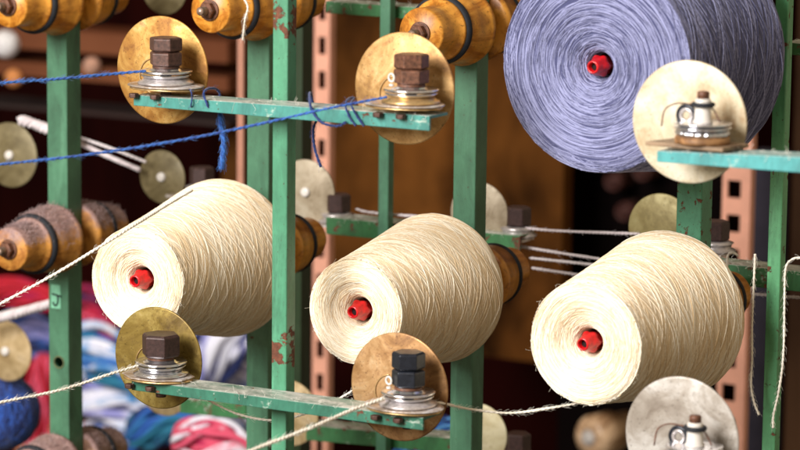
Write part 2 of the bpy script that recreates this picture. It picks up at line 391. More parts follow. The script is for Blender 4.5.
# heap of coloured hanks at the lower left
def hank(px, py, Y, ln, rad, ang, cols, lab, strands=34, kind='yarn_hank'):
    if Y > .505: Y += .42; ln *= 1.12; rad *= 1.15
    p = at(px, py, Y); m = MB(); d = Vector((math.cos(ang), 0, math.sin(ang)))
    nrm = Vector((-math.sin(ang), 0, math.cos(ang)))
    for k in range(strands):
        a = rng.uniform(0, 2*PI); q = math.sqrt(rng.uniform(0, 1))
        ph, ph2 = rng.uniform(0, 2*PI, 2); tw = rng.uniform(.6, 1.4)
        pts = []
        for i in range(22):
            t = i/21*2-1; env = .35+.65*math.sqrt(max(0, 1-t*t))
            aa = a+t*tw
            pts.append(tuple(p+d*(t*ln)+nrm*(rad*q*env*math.cos(aa)+.006*math.sin(3*t+ph))+Vector((0, 1, 0))*(rad*q*env*math.sin(aa)*.8)+Vector((0, 0, -.25*ln*t*t))))
        m.tube(catmull(pts, 2), rad*.15, 5, tone=rng.uniform(0, 1))
    t = NT(kind+'_wool'); at_ = t.n('ShaderNodeAttribute'); at_.attribute_name = 'tone'
    f = t.math('MULTIPLY_ADD', t.noise(22, 3, .6), .8, t.math('MULTIPLY_ADD', at_.outputs['Fac'], .7, -.25))
    col = t.ramp(f, [(.25+.5*i/(len(cols)-1), c) for i, c in enumerate(cols)])
    o = m.build(kind, t.out(col, .9, 0), None, origin=p); tag(o, label=lab, cat='yarn hank', group='coloured yarn hanks heaped at lower left')
RED, PNK, MAG = (.50, .01, .03), (.70, .09, .17), (.42, .01, .08)
BLU, NAV, TEA = (.03, .13, .50), (.01, .02, .10), (.02, .18, .30)
WHT, LIL, SKY = (.80, .80, .92), (.30, .30, .66), (.10, .32, .66)
for a in [
 (14, 290, .55, .07, .020, .12, (MAG, RED, RED), 'deep pink yarn hank topmost at the far left of the heap'),
 (95, 306, .75, .04, .020, -.6, (NAV, MAG, (.2, .005, .02)), 'dark crimson yarn hank behind the left post beside the left cream cone'),
 (98, 325, .55, .032, .014, -.9, (RED, MAG, PNK), 'hot pink yarn hank just right of the left post'),
 (40, 392, .60, .07, .016, 1.45, (RED, RED, PNK), 'bright red yarn hank hanging left of the left post'),
 (20, 335, .70, .07, .030, .1, (NAV, BLU, LIL), 'navy and lilac yarn hank behind the grey disc at far left'),
 (100, 352, .52, .07, .030, -.3, (TEA, BLU, SKY, WHT), 'blue yarn hank with white flecks right of the left post'),
 (110, 392, .55, .08, .040, -.2, (LIL, WHT, WHT, SKY), 'white and lilac yarn hank below the lower left thread'),
 (125, 428, .60, .08, .032, .3, (BLU, LIL, WHT), 'lilac and blue yarn hank at the bottom right of the left post'),
 (165, 425, .52, .055, .026, .1, (NAV, TEA, TEA, BLU), 'dark teal yarn hank below the lower left brass disc'),
 (218, 350, .60, .07, .036, .8, (NAV, LIL, WHT, WHT), 'white yarn hank with navy streaks under the left cream cone'),
 (240, 374, .70, .07, .034, -.7, (BLU, WHT, LIL), 'pale blue and white yarn hank beside the second wide post'),
 (212, 440, .50, .055, .028, -.1, (MAG, PNK, PNK, WHT), 'rose pink yarn hank at the bottom below the lower rail'),
 (185, 402, .80, .10, .040, .2, (SKY, WHT, LIL), 'pale sky blue yarn hank behind the lower left brass disc'),
 (60, 440, .80, .07, .030, .1, (RED, (.6, .25, .05), PNK), 'orange red yarn hank at the bottom behind the left post'),
 (140, 350, .95, .14, .055, .2, (NAV, BLU, LIL), 'dark blue yarn hank deepest in the heap'),
 (436, 432, .48, .035, .012, .6, (NAV, BLU, BLU, SKY), 'bright blue loose yarn hank at the bottom left of the middle post'),
 (420, 446, .50, .035, .012, -.2, (BLU, SKY, WHT), 'pale blue loose yarn hank at the bottom edge under the middle lower tensioner'),
]: hank(*a)
# navy ball at lower left
p = at(2, 412, .22); rr = 37/ppm(p); m = MB()
m.lathe([(0, -rr*.9)]+[(rr*.95*math.cos(a), rr*.95*math.sin(a)) for a in np.linspace(-1.2, 1.2, 14)]+[(0, rr*.9)], tuple(p), (0, 0, 1), 40)
for k in range(110):
    ax = Vector((rng.normal(), rng.normal(), rng.normal()*.6)).normalized(); off = rng.uniform(-.35, .35)*rr
    m.torus(tuple(p+ax*off), math.sqrt(rr*rr-off*off)*rng.uniform(.985, 1.01), .0016, ax, 60, 5, tone=rng.uniform(0, 1))
tag(m.build('wound_ball', yarn_mat('royal_blue_wool', (.004, .018, .12), (.02, .09, .42)), None, origin=p), label='royal blue yarn ball at the lower left edge of the picture', cat='yarn ball')

# ------------------------------------------------------------------ green posts
def post(px, py, Y, w, mat, lab, z0=.1, z1=2.2, d=None, name='steel_post', grp='green square steel posts of the machine'):
    c = at(px, py, Y); d = d or w; m = MB()
    m.box((c.x, Y+d/2, (z0+z1)/2), (w, d, z1-z0))
    o = m.build(name, mat, None, .0012, origin=(c.x, Y, c.z)); tag(o, label=lab, cat='post', group=grp); return o
pA = at(58, 225, 0)
XA = pA.x
# post A carries a label and a bolt hole: a thing with parts
pa = thing('steel_post', 'wide green square post at far left with a pale label and a round hole', 'post', (XA, 0, .1), 'green square steel posts of the machine')
hz = at(57, 362, 0).z; m = MB(); w = .0255; x0, x1 = XA-w/2, XA+w/2; hr = .0058; NH = 24
# front plate with a real round hole
ring = [(XA+hr*math.cos(2*PI*k/NH+PI/4), hz+hr*math.sin(2*PI*k/NH+PI/4)) for k in range(NH)]
def sq(k):
    a = 2*PI*k/NH+PI/4; c, s_ = math.cos(a), math.sin(a); q = max(abs(c), abs(s_)); return (XA+c/q*w/2, hz+s_/q*w/2)
out_ = [sq(k) for k in range(NH)]
V = [(x, 0, z) for x, z in ring]+[(x, 0, z) for x, z in out_]+[(x, .003, z) for x, z in ring]
Fs = [[k, (k+1) % NH, NH+(k+1) % NH, NH+k] for k in range(NH)]+[[k, 2*NH+k, 2*NH+(k+1) % NH, (k+1) % NH] for k in range(NH)]
m.add(V, Fs, smooth=False)
zt, zb = hz+w/2, hz-w/2
def rect(a, b, c, d): m.add([a, b, c, d], [[0, 1, 2, 3]], smooth=False)
rect((x0, 0, zt), (x1, 0, zt), (x1, 0, 2.2), (x0, 0, 2.2)); rect((x0, 0, .1), (x1, 0, .1), (x1, 0, zb), (x0, 0, zb))
rect((x1, 0, .1), (x1, w, .1), (x1, w, 2.2), (x1, 0, 2.2)); rect((x0, w, .1), (x0, 0, .1), (x0, 0, 2.2), (x0, w, 2.2)); rect((x1, w, .1), (x0, w, .1), (x0, w, 2.2), (x1, w, 2.2))
rect((x0, 0, 2.2), (x1, 0, 2.2), (x1, w, 2.2), (x0, w, 2.2))
m.build('post_tube', M['post_a'], pa)
m = MB(); m.torus((XA, -.0002, hz), hr+.0006, .0009, (0, 1, 0), 32, 6); m.build('hole_rim', simple('stained_rim', (.10, .12, .05), .7), pa)
a = at(50, 284, 0); b = at(62, 309, 0); m = MB(); m.box(((a.x+b.x)/2, -.0004, (a.z+b.z)/2), (.0125, .0006, a.z-b.z)); stk = m.build('label', M['sticker'], pa)
m = MB()
def stroke(pts, r=.0010): m.tube(catmull([tuple(at(x, y, -.0011)) for x, y in pts], 6), r, 6)
stroke([(52, 293.7), (56, 295), (60.8, 296.5)]); stroke([(57.5, 295.5), (58, 300), (57.2, 304), (55.3, 305.6), (53.7, 304), (53.2, 301.8)])
m.build('letter', M['ink'], stk)

YB = -.30
post(257.5, 225, 0, .0265, M['post'], 'wide green post behind the left side of the thin front post', )
post(463.5, 225, 0, .0250, M['post'], 'wide green post in the middle behind the middle cream cone')
post(688.5, 225, 0, .0262, M['post_rusty'], 'rust flecked wide green post behind the right cream cone')
B = at(279.3, 225, YB)
zc1, zc2 = at(279, 22, YB).z-B.z, at(279, 345, YB).z-B.z
zc3 = at(279, 362, YB).z-B.z
M['post_b'] = paint('chipped_green_paint', (.075, .28, .16), .73, ((zc1, .034, .27), (zc2, .028, .27), (zc3, .012, .2)), scale=70)
post(279.3, 225, YB, .0160, M['post_b'], 'thin green front post with large brown paint chips carrying both left rails')
post(777.0, 160, .012, .0135, paint('right_post_paint', (.12, .40, .19), .635, scale=80), 'thin chipped green post at far right beside the lilac cone')
post(383.5, 150, .15, .0125, M['post'], 'thin blurred green post behind the middle of the upper left rail')
post(293.0, 225, .26, .022, M['post_shade'], 'green post coloured as in shade right behind the thin front post')

# ------------------------------------------------------------------ rails
def rail(tl, tr, bl, br, Yf, depth, mat, lab, grp, lip=True):
    a, b, c, d = at(*tl, Yf), at(*tr, Yf), at(*bl, Yf), at(*br, Yf)
    c.x = a.x; d.x = b.x; m = MB(); y = Vector((0, depth, 0))
    o = thing('rail', lab, 'rail', (a+b)/2, grp)
    t = .0028; dn = Vector((0, 0, -t))
    m.hexa([c, d, d+Vector((0, t, 0)), c+Vector((0, t, 0)), a, b, b+Vector((0, t, 0)), a+Vector((0, t, 0))]); m.build('front_flange', mat, o, .0005)
    m = MB(); e = Vector((0, t+.00005, 0)); m.hexa([a+dn+e, b+dn+e, b+dn+y, a+dn+y, a+e, b+e, b+y, a+y]); m.build('top_flange', mat, o, .0005)
    lm = MB()
    for _ in range(70):
        u = rng.uniform(0, 1); q = np.array(a+(b-a)*u)+np.array([0, rng.choice([0, rng.uniform(0, depth)]), 0.]); L = rng.uniform(.002, .006); dd = rng.normal(size=3); dd /= np.linalg.norm(dd)
        lm.tube(catmull([q, q+dd*L*.5+[0, 0, .0008], q+dd*L+rng.normal(0, .001, 3), q+dd*L*1.3+rng.normal(0, .0015, 3)], 3), .00012, 3, tone=.8)
    tag(lm.build('lint', M['thread_white'], o), kind='stuff')
    return o
YR = YB-.0345; YC = YB-.018     # rail front, bolt centre line
G1 = 'front thread rails of the machine'
rail((133.5, 95), (429.5, 116), (133.5, 105.5), (429.5, 131), YR, .034, M['rail'], 'upper left green angle rail wound with blue thread', G1)
rail((131.5, 380), (423, 418), (131.5, 390), (423, 430.5), YR, .034, M['rail_low'], 'lower green angle rail crossing the thin front post near the bottom', G1)
rail((657, 151), (830, 158.5), (657, 162), (830, 175), YR, .034, M['rail_teal'], 'turquoise angle rail at right below the lilac cone', G1)
G2 = 'blurred rear rails'
def rrail(tl, tr, h, Yf, lab):
    a = at(*tl, Yf); s_ = ppm(a)
    rail(tl, tr, (tl[0], tl[1]+h), (tr[0], tr[1]+h), Yf, .035, M['rail_back'], lab, G2)
rrail((326, 217), (520, 236), 17, .17, 'rear rail behind the middle cream cone')
rrail((706, 262), (840, 276), 20, .13, 'rear rail behind the thin far right post')
rrail((326, 1), (505, 14), 12, .17, 'rear rail at the top behind the upper left rail')
rrail((180, 398), (246, 404), 15, .17, 'rear rail behind the lower left brass disc')
rrail((306, 425), (470, 440), 15, .17, 'rear rail at the bottom behind the middle lower disc')
rrail((785, 42), (860, 50), 12, .13, 'rear rail at the top right edge')

# ------------------------------------------------------------------ wooden cone holders
def lint(m, org, axis, r, a0, a1, n):
    ax = np.array(Vector(axis).normalized()); e1 = np.cross(ax, [0, 0, 1.]); e1 /= np.linalg.norm(e1); e2 = np.cross(e1, ax)
    if e2[2] < 0: e2 = -e2
    for _ in range(n):
        th = rng.normal(0, .62); h = rng.uniform(a0, a1); nn = e2*math.cos(th)+e1*math.sin(th)
        rr = np.interp(h, *r)
        p = np.array(org)+ax*h+nn*(rr-.0005); d = nn*rng.uniform(.2, 1)+rng.normal(0, .9, 3); d /= np.linalg.norm(d)
        L = rng.uniform(.0015, .0042)
        m.tube(np.array([p, p+nn*L*.35+d*L*.4, p+nn*L*.45+d*L*.9, p+nn*L*.3+d*L*1.3+rng.normal(0, .0004, 3)]), .00016, 3, tone=rng.uniform(0, 1))
def holder(px, py, wd, lab, front=True, lint_n=0, postw=.026, tip=True, k=1.):
    o = at(px, py, 0); t = thing('cone_holder', lab, 'holder', o, 'wooden cone holders on the posts')
    f = Vector((0, -1, 0)); bk = Vector((0, 1, 0)); bo = o+Vector((0, postw, 0)); o1 = o-Vector((0, .0008, 0)); bo = bo+Vector((0, .0008, 0))
    # front half: flange at the post, taper, ring groove, narrow nose
    prof = [(.010, 0), (.0335, 0), (.0365, .002), (.0372, .006), (.0362, .009), (.0350, .0105), (.0335, .025), (.0315, .0405), (.0268, .0425), (.0268, .0475), (.0292, .0495), (.0278, .0515), (.0235, .054), (.0228, .070), (.0232, .084), (.0220, .0865), (.0, .0868)]
    prof = [(r*k, h) for r, h in prof]
    if front:
        m = MB(); m.lathe(prof, tuple(o1), f, 72); m.build('front_roller', wd, t)
        m = MB(); m.torus(tuple(o1+f*.045), .0285*k, .0043, f, 72, 12); m.build('rubber_ring', M['rubber'], t)
        m = MB(); m.lathe([(0, .0865), (.0105, .0868), (.0110, .088), (.0108, .0885), (.0098, .0885), (0, .0886)], tuple(o1), f, 32); m.lathe([(.0070, .0885), (.0085, .0895), (.0085, .0945), (.0070, .0955), (.003, .0955)], tuple(o1), f, 6, False); m.build('nut', M['rust_red'], t)
        m = MB(); pr = [(0.0042, .0955)]
        for q in range(8): pr += [(.0044, .0955+.0012*q+.0004), (.0037, .0955+.0012*q+.0010)]
        m.lathe(pr+[(.0036, .1055), (0, .1062)], tuple(o1), f, 20); m.build('threaded_rod', M['rod'], t)
        if lint_n:
            m = MB(); lint(m, o1, f, ([0, .0105, .0405, .0425, .054, .0865], [.037, .035, .0315, .032, .0235, .022]), .004, .082, lint_n)
            tag(m.build('lint', M['lint'], t), kind='stuff', label='pinkish grey lint on top of the wood')
    m = MB(); m.lathe([(r*.97, h*.9) for r, h in prof], tuple(bo), bk, 72); m.build('rear_roller', wd, t)
    m = MB(); m.torus(tuple(bo+bk*.0405), .0277*k, .0043, bk, 72, 12); m.build('rubber_ring', M['rubber'], t)
    if lint_n:
        m = MB(); lint(m, bo, bk, ([0, .0105, .0365, .0485, .078], [.036, .034, .030, .0225, .0215]), .001, .076, lint_n)
        tag(m.build('lint', M['lint'], t), kind='stuff')
    return t
holder(57.5, 0, M['wood'], 'varnished wooden holder at the top of the left labelled post')
holder(256, 4, M['wood'], 'orange wooden holder at the top with a white thread over its black ring')
holder(463, 26, M['wood'], 'orange wooden holder at the top of the middle post behind the upper middle disc', k=1.05)
holder(57.5, 238, M['wood_dusty'], 'wooden holder with pinkish lint on top, left of the left cream cone', lint_n=1900)
holder(57.5, 466, M['wood_grey'], 'dusty brown wooden holder cut off by the bottom edge on the left post', lint_n=900)
holder(257.5, 252, M['wood'], 'wooden holder carrying the left cream cone, its back end right of the thin post')
holder(463.5, 284, M['wood_dark'], 'brown wooden holder whose back end shows behind the middle cream cone')
holder(688.5, 310, M['wood_dark'], 'brown wooden holder whose back end shows behind the right cream cone')
holder(688.5, 48, M['wood_dark'], 'wooden holder hidden inside the big lilac cone')
p1, p2 = at(247, -6, -.055), at(243, 42, -.047)
m = MB(); twisted(m, [p1+Vector((0, -.03, .012)), at(247, 4, -.083), at(245, 20, -.083), at(243, 40, -.068)], .0011, 2, .008, 40)
tag(m.build('thread', M['thread_white']), label='short white thread hanging over the black ring of the upper orange holder', cat='thread')

# ------------------------------------------------------------------ yarn cones
def cone(fpx, fpy, Yf, bpx, bpy_, Yb, L, R0, R1, mat, lab, nb=190, turns=1.5, tw=.00037, hairs=4500, base=.45, fd=9500, grp='yarn cones'):
    f0 = at(fpx, fpy, Yf); ax = (at(bpx, bpy_, Yb)-f0).normalized()
    t = thing('yarn_cone', lab, 'yarn cone', f0, grp)
    e1 = (Vector((1, 0, 0))-ax*ax.x).normalized(); e2 = ax.cross(e1)
    E1, E2, A, O = map(np.array, (e1, e2, ax, f0))
    prof = [(.0105, .030), (.0125, .016), (.017, .0085), (.026, .0040), (.40*R0+.008, .0018), (.62*R0, .0004), (.84*R0, .0), (.93*R0, .0010), (.985*R0, .0040), (R0*1.005, .0100),
            (R0+(R1-R0)*.5, L*.5), (R1-.0012, L-.024), (R1+.0004, L-.013), (R1-.0015, L-.006), (R1-.007, L-.0012), (R1-.016, L), (.030, L), (.030, L-.03)]
    pr = catmull([(r, a, 0) for r, a in prof], 6)[:, :2]
    s_ = np.concatenate([[0], np.cumsum(np.linalg.norm(np.diff(pr, axis=0), axis=1))])
    # outward normal of the profile (r,a)
    tg = np.gradient(pr, axis=0); tg /= np.linalg.norm(tg, axis=1)[:, None]; nr = np.stack([-tg[:, 1], tg[:, 0]], 1)*-1
    if nr[len(nr)//2][0] < 0: nr = -nr
    def surf(u, th, lift):
        r = np.interp(u, s_, pr[:, 0]); a = np.interp(u, s_, pr[:, 1]); n0 = np.interp(u, s_, nr[:, 0]); n1 = np.interp(u, s_, nr[:, 1])
        dirv = np.outer(np.cos(th), E1)+np.outer(np.sin(th), E2)
        P = O+dirv*(r+n0*lift)[:, None]+np.outer(a+n1*lift, A)
        return P, dirv*n0[:, None]+np.outer(n1, A)
    m = MB(); n = 96; th = np.arange(n)/n*2*PI; V = []
    for r, a in pr: V.append(O+np.outer(np.cos(th), E1)*r+np.outer(np.sin(th), E2)*r+A*a)
    V = np.concatenate(V); i = np.arange(len(pr)-1)[:, None]*n; j = np.arange(n)[None, :]; k = (j+1) % n
    m.add(V, np.stack([i+j, i+k, i+n+k, i+n+j], -1).reshape(-1, 4), base)
    # shoulder positions on the arc
    u_sh = np.interp(.80*R0, pr[:len(pr)//2, 0], s_[:len(pr)//2])
    u_b0 = s_[np.argmin(np.abs(pr[:, 0]-.955*R0)+np.abs(pr[:, 1]-.005))]
    u_b1 = s_[np.argmin(np.abs(pr[:, 0]-(R1-.012))+np.abs(pr[:, 1]-L))]
    for d in (1, -1):
        for q in range(nb):
            N = 120; x = np.linspace(0, 1, N); tr = turns*rng.uniform(.93, 1.07)
            ph = rng.uniform(0, 2*PI)
            u = u_b0-rng.uniform(-.004, .010)+(u_b1-u_b0+.006)*x+.0016*np.sin(x*9+ph)+.0008*np.sin(x*31+2*ph)
            thh = 2*PI*(q+rng.uniform(-.35, .35))/nb+d*2*PI*tr*x
            lift = rng.uniform(-.0001, .0007)+.00035*np.sin(x*17+ph)
            P, nn = surf(u, thh, lift)
            m.tube(P, tw*rng.uniform(.75, 1.25)*(1+.12*np.sin(x*90+ph)), 5, ref=nn, tone=rng.uniform(0, 1))
    # front face: arcs of thread turning round the nose
    nf = int(R0*fd)
    for q in range(nf):
        uc = rng.uniform(.004, u_b0+.006); r = np.interp(uc, s_, pr[:, 0])
        arc = rng.uniform(1.0, 3.8)*(1 if r > .03 else 1.5); N = max(14, int(arc*r/.0022)); x = np.linspace(0, 1, N)
        th0 = rng.uniform(0, 2*PI); tilt = rng.normal(0, .0022)+.0015
        u = uc+tilt*(x-.5)*2+rng.uniform(-.002, .003)*(4*x*(1-x))+.0004*np.sin(x*25+th0)
        u = np.clip(u, .001, u_b1); lift = -.0007+rng.uniform(.0006, .0014)*np.minimum(1, 6*x*(1-x))
        P, nn = surf(u, th0+arc*x, lift)
        m.tube(P, tw*rng.uniform(.8, 1.3)*np.minimum(1, .15+9*x*(1-x)), 5, ref=nn, tone=rng.uniform(.35, 1.1))
    for _ in range(hairs):
        u = rng.uniform(.01, u_b1); th0 = rng.uniform(0, 2*PI)
        P, nn = surf(np.array([u]), np.array([th0]), np.array([.0008])); P, nn = P[0], nn[0]
        d = rng.normal(size=3); d -= nn*(d@nn); d /= np.linalg.norm(d); Lh = rng.uniform(.002, .006); up = rng.uniform(.1, .6)
        m.tube(np.array([P, P+d*Lh*.4+nn*Lh*up*.5, P+d*Lh*.8+nn*Lh*up, P+d*Lh*1.1+nn*Lh*up*.8+rng.normal(0, .0006, 3)]), .00009, 3, tone=1)
    m.build('yarn', mat, t)
    # red plastic tube: round mouth widening to six lobes
    m = MB(); lob = lambda th, h: 1+.085*np.cos(6*th)*min(1, (h-.001)/.004) if h > .001 else np.ones_like(th)
    m.lathe([(.0034, .010), (.0038, -.0055), (.0043, -.0070), (.0053, -.0072), (.0061, -.0060), (.0066, -.002), (.0076, .001), (.0092, .0045), (.0098, .0065), (.0094, .009), (.0085, .0100), (.0085, .030), (.0034, .030)], tuple(f0+ax*.004), ax, 60, mod=lob)
    ct = m.build('cone_tube', M['red'], t)
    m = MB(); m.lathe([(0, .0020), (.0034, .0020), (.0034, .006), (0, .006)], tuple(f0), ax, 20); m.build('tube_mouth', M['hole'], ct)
    return t, surf, (s_, pr, u_b0, u_b1)
cone(136, 281, -.235, 257, 249, 0, .178, .0520, .0800, M['cream'], 'left cream yarn cone, partly behind the thin front post')
cone(354, 312, -.222, 466, 279, 0, .170, .0500, .0730, M['cream'], 'middle cream yarn cone above the lower middle bronze disc')
cone(584, 344, -.214, 690, 306, 0, .176, .0565, .0795, M['cream'], 'right cream yarn cone, lowest of the three cream ones')
cone(594, 67, -.185, 689, 48, 0, .165, .0960, .1130, M['lilac'], 'big lilac blue yarn cone at the upper right', nb=190, turns=1.0, tw=.00046, hairs=3500, base=.18, fd=6600)

# ------------------------------------------------------------------ thread tensioners
def nut(m, base, r, h, rot, hole=.005):
    m.lathe([(hole, 0), (r*.88, 0), (r, h*.10), (r, h*.90), (r*.88, h), (hole, h)], base, (0, 0, 1), 6, False, rot)
G3 = 'front thread tensioners with round backing discs'
def disc_part(t, px, py, Y, r, mat, eyelet=None, tilt=0):
    p = at(px, py, Y); m = MB(); ax = Vector((tilt, 1, 0))
    m.lathe([(0, 0), (r*.975, 0), (r, .0004), (r, .0012), (r*.975, .0018), (0, .0018)], tuple(p), ax, 96)
    d = m.build('backing_disc', mat, t)
    return p, d
def tens(px, py, s_nuts, nutmat, dpx, dpy, dr, dmat, lab, baser=(.038, .029), boff=0, rot=.2, kind=2, cupmat=None):
    b = at(px, py, YC); t = thing('thread_tensioner', lab, 'tensioner', b, G3); s = ppm(b)
    p, d = disc_part(t, dpx, dpy, YB+.013, dr, dmat)
    m = MB(); m.lathe([(0, 0), (.006, 0), (.006, .002), (0, .002)], (p.x, p.y-.0024, p.z), (0, 1, 0), 20); m.build('rivet', M['brass_rim'], d)
    # bracket from plate to disc
    m = MB(); m.box((b.x-.004, (YC+.006+YB+.0125)/2, b.z+.0002), (.020, YB+.0125-YC-.006, .0016)); m.build('bracket', M['brass_rim'], t)
    bx = b+Vector((boff, 0, .0014))
    m = MB(); m.lathe([(0, 0), (.9, 0), (1, .0008), (.985, .0018), (.86, .0022), (.72, .0026), (0, .0028)], tuple(bx), (0, 0, 1), 8 if kind == 1 else 64, kind != 1, PI/8 if kind == 1 else 0, sx=baser[0], sy=baser[1])
    m.build('base_plate', M['base'], t, .0004 if kind == 1 else 0)
    m = MB(); m.lathe([(0, 0), (.93, 0), (.95, -.0016), (.0, -.0016)], tuple(bx-Vector((0, 0, .0002))), (0, 0, 1), 64, True, sx=baser[0], sy=baser[1]*.98); m.build('base_rim', M['brass_rim'], t)
    o = b+Vector((0, 0, .0042))
    m = MB(); m.lathe([(.004, 0), (.0255, 0), (.0262, .0008), (.0255, .0020), (.0225, .0034), (.0205, .0052), (.004, .0052)], tuple(o), (0, 0, 1), 64); m.build('lower_cup', cupmat or M['pewter'], t)
    m = MB(); m.lathe([(.004, .0053), (.0195, .0054), (.0215, .0064), (.0232, .0078), (.0236, .0086), (.0226, .0090), (.019, .0084), (.004, .0084)], tuple(o), (0, 0, 1), 64); m.build('tension_plate', M['chrome'], t)
    m = MB(); m.lathe([(.004, .0098), (.0215, .0098), (.0240, .0106), (.0246, .0116), (.0238, .0126), (.020, .0122), (.015, .0130), (.0145, .0142), (.004, .0142)], tuple(o), (0, 0, 1), 64); m.build('tension_plate', M['chrome'], t)
    z = .0146
    m = MB(); m.lathe([(.004, .0143), (.0125, .0143), (.0125, .0165), (.004, .0165)], tuple(o), (0, 0, 1), 32); m.build('washer', M['rust_red'] if kind == 1 or nutmat is M['black_nut'] else nutmat, t)
    z = .0168
    for (h, r) in s_nuts:
        m = MB(); nut(m, tuple(o+Vector((0, 0, z))), r, h, rot, .0072 if kind == 1 else .004); m.build('hex_nut', nutmat, t, .0006)
        z += h+.0004; rot += .12
    m = MB(); m.lathe([(0, -.022), (.0048, -.022), (.005, -.020), (.005, z-(.006 if kind == 1 else .0018)), (.0042, z-(.0052 if kind == 1 else .001)), (0, z-(.005 if kind == 1 else .0008))], tuple(o), (0, 0, 1), 24); m.build('bolt', M['rust_nut'], t)
    # small fixing nuts under the base plate, in front of the rail
    for dx in (-.022, .001):
        q = Vector((b.x+dx, YR-.0035, b.z-.0045)); m = MB(); nut(m, tuple(q-Vector((0, 0, .0040))), .0048, .0042, .3, .001); m.build('fixing_nut', M['rust_nut'], t, .0003)
    # white eyelet beside the nut
    if kind == 2 and px > 200:
        q = o+Vector((-.0155, -.008, .0215)); m = MB(); m.torus(tuple(q), .0034, .0010, (.3, 1, 0), 24, 8); m.torus(tuple(q-Vector((0, 0, .0065))), .0012, .0012, (0, 0, 1), 12, 6); m.build('thread_eye', M['ceramic'], t)
    # raised ring stamped into the disc
    m = MB(); m.torus((p.x-.008, p.y-.0006, p.z-.006), .0165, .0007, (0, 1, 0), 48, 6, .6, 4.6); m.build('guide_wire', M['brass_rim'], d)
    return t
BR1 = disc_mat('golden_brass', [(.15, .05, .012), (.38, .18, .04), (.56, .33, .095), (.72, .54, .27)], .5, .42, 24, 1)
BR2 = disc_mat('tan_brass', [(.17, .08, .03), (.40, .22, .075), (.58, .36, .15), (.74, .57, .34)], .5, .42, 24, 5)
BR3 = disc_mat('olive_brass', [(.10, .06, .016), (.25, .17, .04), (.40, .30, .09), (.56, .44, .24)], .5, .34, 20, 9)
BR4 = disc_mat('bronze_brass', [(.13, .055, .025), (.34, .18, .07), (.50, .30, .14), (.64, .47, .28)], .5, .38, 24, 13)
IV = disc_mat('ivory_disc', [(.38, .23, .11), (.56, .47, .32), (.68, .61, .47), (.75, .70, .60)], .05, .3, 22, 17)
PEARL = disc_mat('pearl_grey_disc', [(.17, .135, .105), (.34, .30, .26), (.50, .47, .44), (.68, .66, .62)], .2, .3, 22, 21)
N2 = ((.0128, .0158), (.0128, .0156))
tens(166, 88, N2, M['rust_nut'], 162, 70, .0505, BR1, 'brass tensioner with two brown nuts at the left end of the upper rail')
tens(411, 107, N2, M['rust_red'], 404, 88.5, .0505, BR2, 'tan tensioner with two reddish nuts at the right end of the upper rail', boff=-.007, rot=.45, cupmat=M['brass_rim'])
tens(161, 378, ((.0215, .0185),), M['maroon_nut'], 158, 358, .0490, BR3, 'olive brass tensioner with one tall dark nut at the lower left', kind=1, rot=.25, baser=(.0365, .0285), boff=-.003, cupmat=M['chrome'])
tens(408, 409, ((.0155, .0152), (.0155, .0152)), M['black_nut'], 399, 387, .0500, BR4, 'bronze tensioner with two blue black nuts at the right end of the lower rail', boff=-.004, rot=.35)

